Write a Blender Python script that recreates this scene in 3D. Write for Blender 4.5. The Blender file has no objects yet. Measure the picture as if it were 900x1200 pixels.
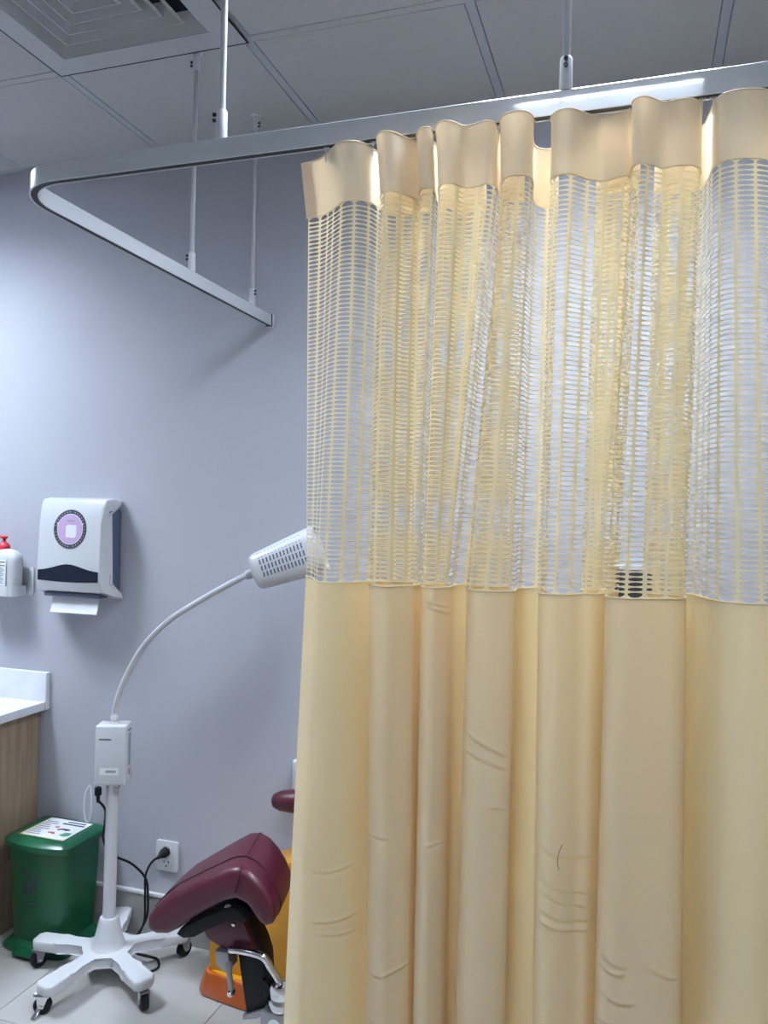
import bpy, bmesh, math, random
import numpy as np
from mathutils import Vector, Matrix
random.seed(4)
PI = math.pi
SC = bpy.context.scene
COL = SC.collection
CH = 1.49            # camera height; every coordinate below is given relative to eye level, the floor is at z = -CH

# ------------------------------------------------------------------ camera
def make_camera():
    pitch, roll, yaw = 0.00293, 0.02233, -0.31245
    f = Vector((math.sin(yaw)*math.cos(pitch), math.cos(yaw)*math.cos(pitch), math.sin(pitch)))
    r = Vector((math.cos(yaw), -math.sin(yaw), 0)); u = r.cross(f)
    r2 = r*math.cos(roll) + u*math.sin(roll); u2 = u*math.cos(roll) - r*math.sin(roll)
    cam = bpy.data.objects.new('camera', bpy.data.cameras.new('camera'))
    M = Matrix.Identity(4)
    for i in range(3):
        M[i][0] = r2[i]; M[i][1] = u2[i]; M[i][2] = -f[i]
    M[2][3] = CH
    cam.matrix_world = M
    cam.data.sensor_fit = 'VERTICAL'; cam.data.sensor_height = 24; cam.data.sensor_width = 18
    cam.data.lens = 24*927/1200; cam.data.clip_start = 0.02
    COL.objects.link(cam); SC.camera = cam
make_camera()
# ------------------------------------------------------------------ world, light strength and exposure
w = bpy.data.worlds.new('world'); SC.world = w; w.use_nodes = True
w.node_tree.nodes['Background'].inputs[0].default_value = (0.5, 0.55, 0.65, 1)
w.node_tree.nodes['Background'].inputs[1].default_value = 0.3
SC.view_settings.view_transform = 'Standard'
SC.view_settings.look = 'None'
SC.view_settings.gamma = 1
SC.view_settings.use_curve_mapping = False
SC.view_settings.exposure = 0.42
PANEL_COLOUR = (0.78, 0.88, 1.0)
PANELS = [   # x tile, y tile (index from the grid lines), strength, label
    (1, 0, 58.0, 'square recessed louvred ceiling light inside the curtained bay near the back wall'),
    (1, -3, 44.0, 'square recessed louvred ceiling light in front of the curtain track'),
    (-3, 0, 74.0, 'square recessed louvred ceiling light over the sink counter by the back wall'),
    (-3, -3, 6.0, 'square recessed louvred ceiling light far from the back wall on the counter side'),
]
GX, GY, CEIL = -1.0214, 1.8828, 1.2579       # ceiling grid: lines at GX + 0.6 k and GY + 0.6 k
WALL = 2.394

# ------------------------------------------------------------------ materials
MATS = {}
def mat(name, col, rough=0.5, metal=0.0, noise=0.0, nscale=8.0, bump=0.0, bscale=60.0, emit=0.0, spec=0.5, coat=0.0, col2=None, stretch=None):
    if name in MATS: return MATS[name]
    m = bpy.data.materials.new(name); m.use_nodes = True; MATS[name] = m
    nt = m.node_tree; b = nt.nodes['Principled BSDF']
    b.inputs['Base Color'].default_value = (*col, 1); b.inputs['Roughness'].default_value = rough
    b.inputs['Metallic'].default_value = metal
    b.inputs['Specular IOR Level'].default_value = spec
    b.inputs['Coat Weight'].default_value = coat
    if emit:
        b.inputs['Emission Color'].default_value = (*col, 1); b.inputs['Emission Strength'].default_value = emit
    tc = nt.nodes.new('ShaderNodeTexCoord'); vec = tc.outputs['Object']
    if stretch:
        mp = nt.nodes.new('ShaderNodeMapping'); mp.inputs['Scale'].default_value = stretch
        nt.links.new(vec, mp.inputs[0]); vec = mp.outputs[0]
    if noise or col2:
        n = nt.nodes.new('ShaderNodeTexNoise'); n.inputs['Scale'].default_value = nscale; n.inputs['Detail'].default_value = 5
        nt.links.new(vec, n.inputs['Vector'])
        cr = nt.nodes.new('ShaderNodeValToRGB')
        c2 = col2 or tuple(max(0, c*(1-noise)) for c in col); c1 = col if col2 else tuple(min(1, c*(1+noise*0.5)) for c in col)
        cr.color_ramp.elements[0].color = (*c2, 1); cr.color_ramp.elements[1].color = (*c1, 1)
        cr.color_ramp.elements[0].position = 0.3; cr.color_ramp.elements[1].position = 0.7
        nt.links.new(n.outputs['Fac'], cr.inputs[0]); nt.links.new(cr.outputs[0], b.inputs['Base Color'])
    if bump:
        n2 = nt.nodes.new('ShaderNodeTexNoise'); n2.inputs['Scale'].default_value = bscale; n2.inputs['Detail'].default_value = 4
        nt.links.new(vec, n2.inputs['Vector'])
        bp = nt.nodes.new('ShaderNodeBump'); bp.inputs['Strength'].default_value = bump; bp.inputs['Distance'].default_value = 0.002
        nt.links.new(n2.outputs['Fac'], bp.inputs['Height']); nt.links.new(bp.outputs[0], b.inputs['Normal'])
    return m

def cloth_mat(name, col, tcol, tfac):
    m = bpy.data.materials.new(name); m.use_nodes = True; MATS[name] = m
    nt = m.node_tree; b = nt.nodes['Principled BSDF']; out = nt.nodes['Material Output']
    b.inputs['Base Color'].default_value = (*col, 1); b.inputs['Roughness'].default_value = 0.62
    b.inputs['Specular IOR Level'].default_value = 0.3; b.inputs['Sheen Weight'].default_value = 0.15
    tc = nt.nodes.new('ShaderNodeTexCoord')
    mp = nt.nodes.new('ShaderNodeMapping'); mp.inputs['Scale'].default_value = (900, 900, 300)
    n2 = nt.nodes.new('ShaderNodeTexNoise'); n2.inputs['Scale'].default_value = 1; n2.inputs['Detail'].default_value = 2
    nt.links.new(tc.outputs['Object'], mp.inputs[0]); nt.links.new(mp.outputs[0], n2.inputs['Vector'])
    bp = nt.nodes.new('ShaderNodeBump'); bp.inputs['Strength'].default_value = 0.12; bp.inputs['Distance'].default_value = 0.001
    nt.links.new(n2.outputs['Fac'], bp.inputs['Height']); nt.links.new(bp.outputs[0], b.inputs['Normal'])
    t = nt.nodes.new('ShaderNodeBsdfTranslucent'); t.inputs['Color'].default_value = (*tcol, 1)
    mx = nt.nodes.new('ShaderNodeMixShader'); mx.inputs[0].default_value = tfac
    nt.links.new(b.outputs[0], mx.inputs[1]); nt.links.new(t.outputs[0], mx.inputs[2]); nt.links.new(mx.outputs[0], out.inputs[0])
    return m

M_WALL = mat('wall_paint', (0.415, 0.42, 0.47), 0.75, noise=0.03, nscale=2.5, bump=0.08, bscale=180, spec=0.3)
M_WALL2 = mat('wall_paint_plain', (0.45, 0.45, 0.48), 0.8)
M_CEIL = mat('ceiling_tile_board', (0.47, 0.47, 0.475), 0.85, noise=0.02, nscale=30, bump=0.05, bscale=250, spec=0.2)
M_TBAR = mat('ceiling_runner_paint', (0.41, 0.44, 0.47), 0.6)
M_DARKGAP = mat('ceiling_void', (0.03, 0.03, 0.04), 0.9)
M_TILE = mat('floor_tile_glaze', (0.43, 0.42, 0.405), 0.30, noise=0.05, nscale=6, spec=0.5)
M_GROUT = mat('grout', (0.30, 0.29, 0.28), 0.9)
M_BASE = mat('baseboard_tile', (0.31, 0.31, 0.305), 0.35, noise=0.04, nscale=5)
M_BASETOP = mat('baseboard_edge', (0.66, 0.66, 0.68), 0.4)
M_ALU = mat('track_white_enamel', (0.55, 0.57, 0.60), 0.3, metal=0.0, spec=0.5, coat=1.0)
M_ROD = mat('rod_white_enamel', (0.50, 0.51, 0.53), 0.28, spec=0.6)
M_SOCKET = mat('socket_white_plastic', (0.66, 0.67, 0.70), 0.35)
M_SCREW = mat('dark_screw', (0.05, 0.05, 0.06), 0.4, metal=0.6)
M_DIFF = mat('diffuser_enamel', (0.45, 0.46, 0.475), 0.45)
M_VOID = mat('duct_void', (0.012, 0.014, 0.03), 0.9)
M_HEADER = cloth_mat('curtain_header_cloth', (0.87, 0.785, 0.61), (0.97, 0.68, 0.36), 0.20)
M_MESH = cloth_mat('curtain_net', (0.88, 0.80, 0.56), (0.95, 0.74, 0.40), 0.30)
M_CLOTH = cloth_mat('curtain_cloth', (0.87, 0.79, 0.575), (0.98, 0.66, 0.20), 0.33)
M_WPLAST = mat('white_plastic', (0.57, 0.585, 0.615), 0.28, spec=0.5)
M_WPLAST2 = mat('white_plastic_matt', (0.55, 0.56, 0.59), 0.45)
M_NAVY = mat('navy_plastic', (0.010, 0.014, 0.032), 0.4, spec=0.3)
M_NAVYS = mat('slate_plastic', (0.07, 0.09, 0.15), 0.45)
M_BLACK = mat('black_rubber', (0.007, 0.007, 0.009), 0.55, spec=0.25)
M_BLACKM = mat('black_enamel', (0.007, 0.007, 0.010), 0.4, spec=0.25)
M_CHROME = mat('chrome', (0.75, 0.75, 0.76), 0.12, metal=1.0)
M_STEEL = mat('grey_steel', (0.35, 0.35, 0.37), 0.35, metal=0.6)
M_LILAC = mat('lilac_print', (0.52, 0.36, 0.58), 0.4)
M_INK = mat('dark_print', (0.04, 0.045, 0.06), 0.5)
M_INKW = mat('white_print', (0.75, 0.76, 0.8), 0.5)
M_PAPER = mat('paper', (0.72, 0.73, 0.77), 0.9)
M_RED = mat('red_plastic', (0.62, 0.03, 0.05), 0.35)
M_STONE = mat('white_quartz', (0.74, 0.76, 0.80), 0.25, col2=(0.66, 0.68, 0.73), nscale=9)
M_WOOD = mat('oak_laminate', (0.33, 0.245, 0.165), 0.5, col2=(0.215, 0.150, 0.095), nscale=5, stretch=(9, 9, 0.7))
M_PLINTH = mat('plinth', (0.05, 0.045, 0.04), 0.6)
M_GREEN = mat('green_plastic', (0.004, 0.085, 0.036), 0.30, spec=0.5)
M_GREEND = mat('green_plastic_lid', (0.005, 0.095, 0.042), 0.28, spec=0.5)
M_GRPRINT = mat('green_print', (0.05, 0.28, 0.15), 0.5)
M_REDPRINT = mat('red_print', (0.5, 0.08, 0.08), 0.5)
M_YELPRINT = mat('yellow_print', (0.65, 0.55, 0.12), 0.5)
M_GREYPRINT = mat('grey_print', (0.30, 0.31, 0.36), 0.5)
M_MAROON = mat('maroon_leatherette', (0.075, 0.009, 0.020), 0.36, bump=0.15, bscale=400, spec=0.5)
M_SEAM = mat('maroon_seam', (0.03, 0.006, 0.012), 0.6)
M_YELLOW = mat('yellow_gloss', (0.60, 0.27, 0.012), 0.22, spec=0.5)
M_ORANGE = mat('orange_gloss', (0.50, 0.10, 0.012), 0.15, spec=0.6)
M_SCREEN = mat('dark_screen', (0.025, 0.03, 0.035), 0.2)
M_PANEL = mat('control_panel_film', (0.22, 0.27, 0.36), 0.35)
M_BROWN = mat('brown_thread', (0.22, 0.12, 0.05), 0.8)

# ------------------------------------------------------------------ helpers
def thing(name, label, cat, base, group=None):
    o = bpy.data.objects.new(name, None); COL.objects.link(o)
    o.empty_display_size = 0.05
    o.location = (base[0], base[1], base[2] + CH)
    o['label'] = label; o['category'] = cat
    if group: o['group'] = group
    return o
def wloc(o):
    v = Vector((0, 0, 0))
    while o is not None:
        v += o.location; o = o.parent
    return v
def obj(name, bm, m, parent=None, smooth=True, kind=None, label=None, cat=None, angle=40):
    """link bm (eye-level coordinates) as one mesh object whose origin is the middle of its box"""
    bmesh.ops.recalc_face_normals(bm, faces=bm.faces)
    me = bpy.data.meshes.new(name); bm.to_mesh(me); bm.free()
    return link(name, me, m, parent, smooth, kind, label, cat, angle)
def link(name, me, m, parent=None, smooth=True, kind=None, label=None, cat=None, angle=40):
    co = np.empty(len(me.vertices)*3, dtype=np.float32); me.vertices.foreach_get('co', co); co = co.reshape(-1, 3)
    c = (co.min(0) + co.max(0))/2
    co = co - c; me.vertices.foreach_set('co', co.ravel()); me.update()
    o = bpy.data.objects.new(name, me); COL.objects.link(o)
    loc = Vector((float(c[0]), float(c[1]), float(c[2]) + CH))
    if parent is not None:
        o.parent = parent; loc = loc - wloc(parent)
    o.location = loc
    if m is not None: me.materials.append(m)
    if smooth:
        me.polygons.foreach_set('use_smooth', [True]*len(me.polygons))
        if angle: me.set_sharp_from_angle(angle=math.radians(angle))
    if kind: o['kind'] = kind
    if label: o['label'] = label
    if cat: o['category'] = cat
    return o
def BM(): return bmesh.new()
def box(bm, lo, hi, bev=0.0, seg=2, M=None):
    lo = Vector(lo); hi = Vector(hi)
    T = Matrix.Translation((lo+hi)/2) @ Matrix.Diagonal((*(hi-lo), 1))
    if M is not None: T = M @ T
    r = bmesh.ops.create_cube(bm, size=1, matrix=T)
    if bev:
        es = list({e for v in r['verts'] for e in v.link_edges})
        bmesh.ops.bevel(bm, geom=es, offset=bev, segments=seg, affect='EDGES', profile=0.5)
    return bm
def prism(bm, pts, d0, d1, plane='xz', bev=0.0, seg=2, which='all'):
    """outline pts in a plane, extruded between d0 and d1 along the third axis"""
    def P(a, b, d):
        return {'xz': (a, d, b), 'xy': (a, b, d), 'yz': (d, a, b)}[plane]
    v0 = [bm.verts.new(P(a, b, d0)) for a, b in pts]; v1 = [bm.verts.new(P(a, b, d1)) for a, b in pts]
    n = len(pts); f0 = bm.faces.new(v0); f1 = bm.faces.new(v1[::-1])
    for i in range(n):
        bm.faces.new((v0[i], v0[(i+1) % n], v1[(i+1) % n], v1[i]))
    if bev:
        es = set()
        if which in ('all', 'caps'):
            es |= set(f0.edges) | set(f1.edges)
        if which == 'front': es |= set(f0.edges)
        if which == 'all': es |= {e for v in v0+v1 for e in v.link_edges}
        bmesh.ops.bevel(bm, geom=list(es), offset=bev, segments=seg, affect='EDGES', profile=0.5)
    return bm
def frame_of(d):
    d = Vector(d).normalized()
    a = Vector((0, 0, 1)) if abs(d.z) < 0.9 else Vector((1, 0, 0))
    u = d.cross(a).normalized(); v = u.cross(d).normalized()
    return u, v, d
def tube(bm, pts, r, n=10, cap=True):
    pts = [Vector(p) for p in pts]; rs = r if isinstance(r, (list, tuple)) else [r]*len(pts)
    rings = []; u = None
    for i, p in enumerate(pts):
        d = (pts[min(i+1, len(pts)-1)] - pts[max(i-1, 0)]).normalized()
        if u is None: u = frame_of(d)[0]
        u = (u - d*u.dot(d)).normalized(); v = d.cross(u)
        rings.append([bm.verts.new(p + (u*math.cos(2*PI*k/n) + v*math.sin(2*PI*k/n))*rs[i]) for k in range(n)])
    for a, b in zip(rings, rings[1:]):
        for k in range(n): bm.faces.new((a[k], a[(k+1) % n], b[(k+1) % n], b[k]))
    if cap: bm.faces.new(rings[0][::-1]); bm.faces.new(rings[-1])
    return bm
def lathe(bm, prof, n=20, o=(0, 0, 0), d=(0, 0, 1)):
    """prof: (radius, height) along axis d from point o, caps closed"""
    u, v, d = frame_of(d); o = Vector(o); rings = []
    for r, h in prof:
        rings.append([bm.verts.new(o + d*h + (u*math.cos(2*PI*k/n) + v*math.sin(2*PI*k/n))*max(r, 1e-5)) for k in range(n)])
    for a, b in zip(rings, rings[1:]):
        for k in range(n): bm.faces.new((a[k], a[(k+1) % n], b[(k+1) % n], b[k]))
    bm.faces.new(rings[0][::-1]); bm.faces.new(rings[-1])
    return bm
def spline(P, n=12):
    """centripetal Catmull-Rom through points of any dimension"""
    P = np.array(P, float); P = np.vstack([2*P[0]-P[1], P, 2*P[-1]-P[-2]]); out = []
    for i in range(1, len(P)-2):
        p0, p1, p2, p3 = P[i-1:i+3]
        t0 = 0; t1 = t0+max(np.linalg.norm(p1-p0), 1e-6)**.5; t2 = t1+max(np.linalg.norm(p2-p1), 1e-6)**.5; t3 = t2+max(np.linalg.norm(p3-p2), 1e-6)**.5
        for k in range(n):
            t = t1+(t2-t1)*k/n
            A1 = (t1-t)/(t1-t0)*p0+(t-t0)/(t1-t0)*p1; A2 = (t2-t)/(t2-t1)*p1+(t-t1)/(t2-t1)*p2; A3 = (t3-t)/(t3-t2)*p2+(t-t2)/(t3-t2)*p3
            B1 = (t2-t)/(t2-t0)*A1+(t-t0)/(t2-t0)*A2; B2 = (t3-t)/(t3-t1)*A2+(t-t1)/(t3-t1)*A3
            out.append((t2-t)/(t2-t1)*B1+(t-t1)/(t2-t1)*B2)
    out.append(P[-2]); return np.array(out)
def smooth_pts(P, n=8): return [Vector(p) for p in spline(P, n)]
def rrect(x0, x1, y0, y1, r, n=5):
    o = []
    for cx, cy, a in ((x1-r, y1-r, 0), (x0+r, y1-r, 90), (x0+r, y0+r, 180), (x1-r, y0+r, 270)):
        for k in range(n+1):
            t = math.radians(a+90*k/n); o.append((cx+r*math.cos(t), cy+r*math.sin(t)))
    return o
def struct(name, bm, m, smooth=False): return obj(name, bm, m, None, smooth, kind='structure')

# ================================================================== THE ROOM
RX0, RX1, RY0 = -3.55, 2.25, -2.3
floor = struct('floor', box(BM(), (RX0, RY0, -CH-0.06), (RX1, WALL, -CH-0.003)), M_GROUT)
ceiling = struct('ceiling', box(BM(), (RX0, RY0, CEIL+0.13), (RX1, WALL, CEIL+0.19)), M_DARKGAP)
struct('wall_back', box(BM(), (RX0-0.1, WALL, -CH-0.06), (RX1+0.1, WALL+0.1, CEIL+0.19)), M_WALL)
struct('wall_left', box(BM(), (RX0-0.1, RY0-0.1, -CH-0.06), (RX0, WALL, CEIL+0.19)), M_WALL2)
struct('wall_right', box(BM(), (RX1, RY0-0.1, -CH-0.06), (RX1+0.1, WALL, CEIL+0.19)), M_WALL2)
struct('wall_front', box(BM(), (RX0, RY0-0.1, -CH-0.06), (RX1, RY0, CEIL+0.19)), M_WALL2)
def grid_lines(a, lo, hi):
    k0 = math.ceil((lo-a)/0.6); L = [lo]
    while a+0.6*k0 < hi-1e-6:
        if a+0.6*k0 > lo+1e-6: L.append(a+0.6*k0)
        k0 += 1
    return L+[hi]
def tiles(parent, name, gx, gy, x0, x1, y0, y1, z0, z1, gap, m, bev, skip=()):
    cache = {}
    X = grid_lines(gx, x0, x1); Y = grid_lines(gy, y0, y1); k = 0
    for xa, xb in zip(X, X[1:]):
        for ya, yb in zip(Y, Y[1:]):
            if (round((xa-gx)/0.6), round((ya-gy)/0.6)) in skip: continue
            sx, sy = round(xb-xa-gap, 4), round(yb-ya-gap, 4)
            if sx < 0.01 or sy < 0.01: continue
            if (sx, sy) not in cache:
                bm = box(BM(), (-sx/2, -sy/2, -(z1-z0)/2), (sx/2, sy/2, (z1-z0)/2), bev, 1)
                me = bpy.data.meshes.new(name); bm.to_mesh(me); bm.free(); me.materials.append(m); cache[(sx, sy)] = me
            o = bpy.data.objects.new(name, cache[(sx, sy)]); COL.objects.link(o); o.parent = parent
            o.location = Vector(((xa+xb)/2, (ya+yb)/2, (z0+z1)/2+CH)) - wloc(parent)
tiles(floor, 'floor_tile', -1.77, 1.856, RX0, RX1, RY0, WALL, -CH-0.012, -CH, 0.003, M_TILE, 0.001)
skip = {(-1, -1)} | {(a, b-1) for a, b, s, l in PANELS}
tiles(ceiling, 'ceiling_tile', GX, GY, RX0, RX1, RY0, WALL, CEIL, CEIL+0.012, 0.0290, M_CEIL, 0.0, skip)
for x in grid_lines(GX, RX0, RX1)[1:-1]:
    obj('ceiling_runner', box(BM(), (x-0.012, RY0+0.001, CEIL-0.0005), (x+0.012, WALL-0.001, CEIL+0.03)), M_TBAR, ceiling, False)
for y in grid_lines(GY, RY0, WALL)[1:-1]:
    obj('ceiling_runner', box(BM(), (RX0+0.001, y-0.012, CEIL-0.0002), (RX1-0.001, y+0.012, CEIL+0.03)), M_CEIL, ceiling, False)
struct('trim_1', box(BM(), (RX0, WALL-0.02, CEIL-0.003), (RX1, WALL-0.0002, CEIL+0.012)), M_TBAR)
bb = struct('baseboard_back', box(BM(), (RX0, WALL-0.012, -CH), (RX1, WALL-0.0002, -1.345), 0.0), M_BASE)
obj('baseboard_edge', box(BM(), (RX0, WALL-0.016, -1.345), (RX1, WALL-0.0002, -1.334), 0.002, 1), M_BASETOP, bb)

# ------------------------------------------------------------------ ceiling panels and air diffuser
for k, (a, b, s, l) in enumerate(PANELS):
    xa, ya = GX+0.6*a, GY+0.6*(b-1)
    t = thing('ceiling_light', l, 'ceiling light', (xa+0.3, ya+0.3, CEIL), 'square louvred ceiling lights')
    bm = BM(); z0, z1 = CEIL-0.003, CEIL+0.085
    for lo, hi in (((xa+.014, ya+.014), (xa+.03, ya+.586)), ((xa+.57, ya+.014), (xa+.586, ya+.586)), ((xa+.03, ya+.014), (xa+.57, ya+.03)), ((xa+.03, ya+.57), (xa+.57, ya+.586))):
        box(bm, (*lo, z0), (*hi, z1))
    obj('light_housing', bm, M_WPLAST, t, False)
    m = mat('light_diffuser_%d' % k, PANEL_COLOUR, 0.5, emit=s)
    obj('light_panel', box(BM(), (xa+.031, ya+.031, CEIL+0.062), (xa+.569, ya+.569, CEIL+0.072)), m, t, False)
    for q in (1, 2, 3):
        obj('louvre_blade', box(BM(), (xa+.03+.135*q-.001, ya+.0305, CEIL), (xa+.03+.135*q+.001, ya+.5695, CEIL+.058)), M_WPLAST, t, False)
        obj('louvre_blade', box(BM(), (xa+.0305, ya+.03+.135*q-.001, CEIL+.0005), (xa+.5695, ya+.03+.135*q+.001, CEIL+.0575)), M_WPLAST, t, False)

dx, dy = GX-0.3, GY-0.3
t = thing('air_diffuser', 'square grey four-way air diffuser with nested louvres set in the ceiling', 'air vent', (dx, dy, CEIL))
def ring(bm, a0, z0, a1, z1, th):
    """sloping square ring from half-size a0 at z0 to half-size a1 at z1 with a thickness"""
    L = []
    for a, z in ((a0, z0), (a1, z1), (a1, z1+th), (a0, z0+th)):
        L.append([bm.verts.new((dx+sx*a, dy+sy*a, z)) for sx, sy in ((-1, -1), (1, -1), (1, 1), (-1, 1))])
    for i in range(4):
        A, B = L[i], L[(i+1) % 4]
        for k in range(4): bm.faces.new((A[k], A[(k+1) % 4], B[(k+1) % 4], B[k]))
    return bm
bm = BM(); ring(bm, 0.2995, CEIL-0.009, 0.230, CEIL-0.010, 0.008)
obj('diffuser_frame', bm, M_DIFF, t, False)
bm = BM(); ring(bm, 0.3035, CEIL-0.0092, 0.2990, CEIL-0.0092, 0.002); obj('gap_shade_ring', bm, M_BLACK, t, False)  # thin black ring painting the shadow line in the gap round the frame
for a in (0.2305, 0.183, 0.145, 0.109, 0.072):
    bm = BM(); ring(bm, a, CEIL-0.007, a-0.007, CEIL-0.009, 0.003); ring(bm, a-0.006, CEIL-0.009, a-0.036, CEIL+0.032, 0.002)
    obj('louvre', bm, M_DIFF, t, False)
obj('core', box(BM(), (dx-.036, dy-.036, CEIL-0.005), (dx+.036, dy+.036, CEIL+0.0), 0.001, 1), M_DIFF, t, False)
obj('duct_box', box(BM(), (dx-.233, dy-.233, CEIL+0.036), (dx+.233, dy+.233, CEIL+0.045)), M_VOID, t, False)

# ================================================================== CURTAIN TRACK
RZ0, RZ1 = 0.6176, 0.6545
RYC, RXC, RAD = 1.2347, -1.184, 0.115
track = thing('curtain_track', 'white L-shaped curtain track hung from the ceiling on thin rods', 'curtain track', (RXC, RYC, RZ0))
path = [(1.55, RYC), (0.6, RYC), (-0.2, RYC)]
for k in range(17):
    a = PI/2*k/16
    path.append((RXC+RAD-RAD*math.sin(a), RYC+RAD-RAD*math.cos(a)))
path += [(RXC, 1.8), (RXC, WALL-0.012)]
prof = [(-.009, 0), (-.009, .035), (-.007, .0369), (.007, .0369), (.009, .035), (.009, 0), (.0065, 0), (.0065, .0015), (.0075, .0015), (.0075, .034), (-.0075, .034), (-.0075, .0015), (-.0065, .0015), (-.0065, 0)]
bm = BM(); rings = []
for i, pnt in enumerate(path):
    a = Vector(path[max(i-1, 0)]); b = Vector(path[min(i+1, len(path)-1)]); d = (b-a).normalized(); nrm = Vector((-d.y, d.x))
    rings.append([bm.verts.new((pnt[0]+nrm.x*n, pnt[1]+nrm.y*n, RZ0+z)) for n, z in prof])
for A, B in zip(rings, rings[1:]):
    for k in range(len(prof)): bm.faces.new((A[k], A[(k+1) % len(prof)], B[(k+1) % len(prof)], B[k]))
bm.faces.new(rings[0]); bm.faces.new(rings[-1][::-1])
obj('rail', bm, M_ALU, track, True, angle=25)
bm = BM(); rings = []
for i, pnt in enumerate(path):
    a = Vector(path[max(i-1, 0)]); b = Vector(path[min(i+1, len(path)-1)]); d = (b-a).normalized(); nrm = Vector((-d.y, d.x))
    rings.append([bm.verts.new((pnt[0]+nrm.x*n, pnt[1]+nrm.y*n, RZ0+z)) for n, z in ((-.0062, .0008), (.0062, .0008), (.0062, .003), (-.0062, .003))])
for A, B in zip(rings, rings[1:]):
    for k in range(4): bm.faces.new((A[k], A[(k+1) % 4], B[(k+1) % 4], B[k]))
bm.faces.new(rings[0]); bm.faces.new(rings[-1][::-1])
obj('slot_shade', bm, mat('slot_shade_dark', (0.02, 0.02, 0.022), 0.7), track, False)  # dark strip added along the slot to paint the shade under the track
bm = BM(); box(bm, (RXC-.011, WALL-.019, RZ0-.002), (RXC+.011, WALL-.0135, RZ1+.001)); obj('end_cap', bm, M_SCREW, track, False)
bm = BM(); box(bm, (RXC-.013, WALL-.0135, RZ0-.004), (RXC+.013, WALL-.0005, RZ1+.003), 0.002, 1); obj('wall_bracket', bm, M_SOCKET, track)
for (x, y, sd) in ((-0.716, RYC, -1), (-0.121, RYC, 0), (RXC, 1.899, -1), (RXC, 2.255, 1)):
    r = obj('hanger_rod', tube(BM(), [(x, y, RZ1+.002), (x, y, CEIL-.002)], 0.0062, 12), M_ROD, track)
    obj('rod_socket', lathe(BM(), [(.0098, 0), (.0103, .002), (.0095, .05), (.0085, .0515)], 16, (x, y, RZ1)), M_SOCKET, r)
    obj('rod_socket', lathe(BM(), [(.0085, 0), (.0095, .0015), (.0103, .046), (.016, .048), (.016, .05)], 16, (x, y, CEIL-.0505)), M_SOCKET, r)
    for zz in (RZ1+.034, RZ1+.044, CEIL-.028, CEIL-.038):
        s = sd or 0
        d = (s, -0.35, 0) if s else (0.05, -1, 0)
        d = Vector(d).normalized()
        obj('screw', lathe(BM(), [(.0022, 0), (.0034, .004), (.0034, .0075), (.002, .008)], 8, Vector((x, y, zz))+d*.0085, d), M_SCREW, r)

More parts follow.
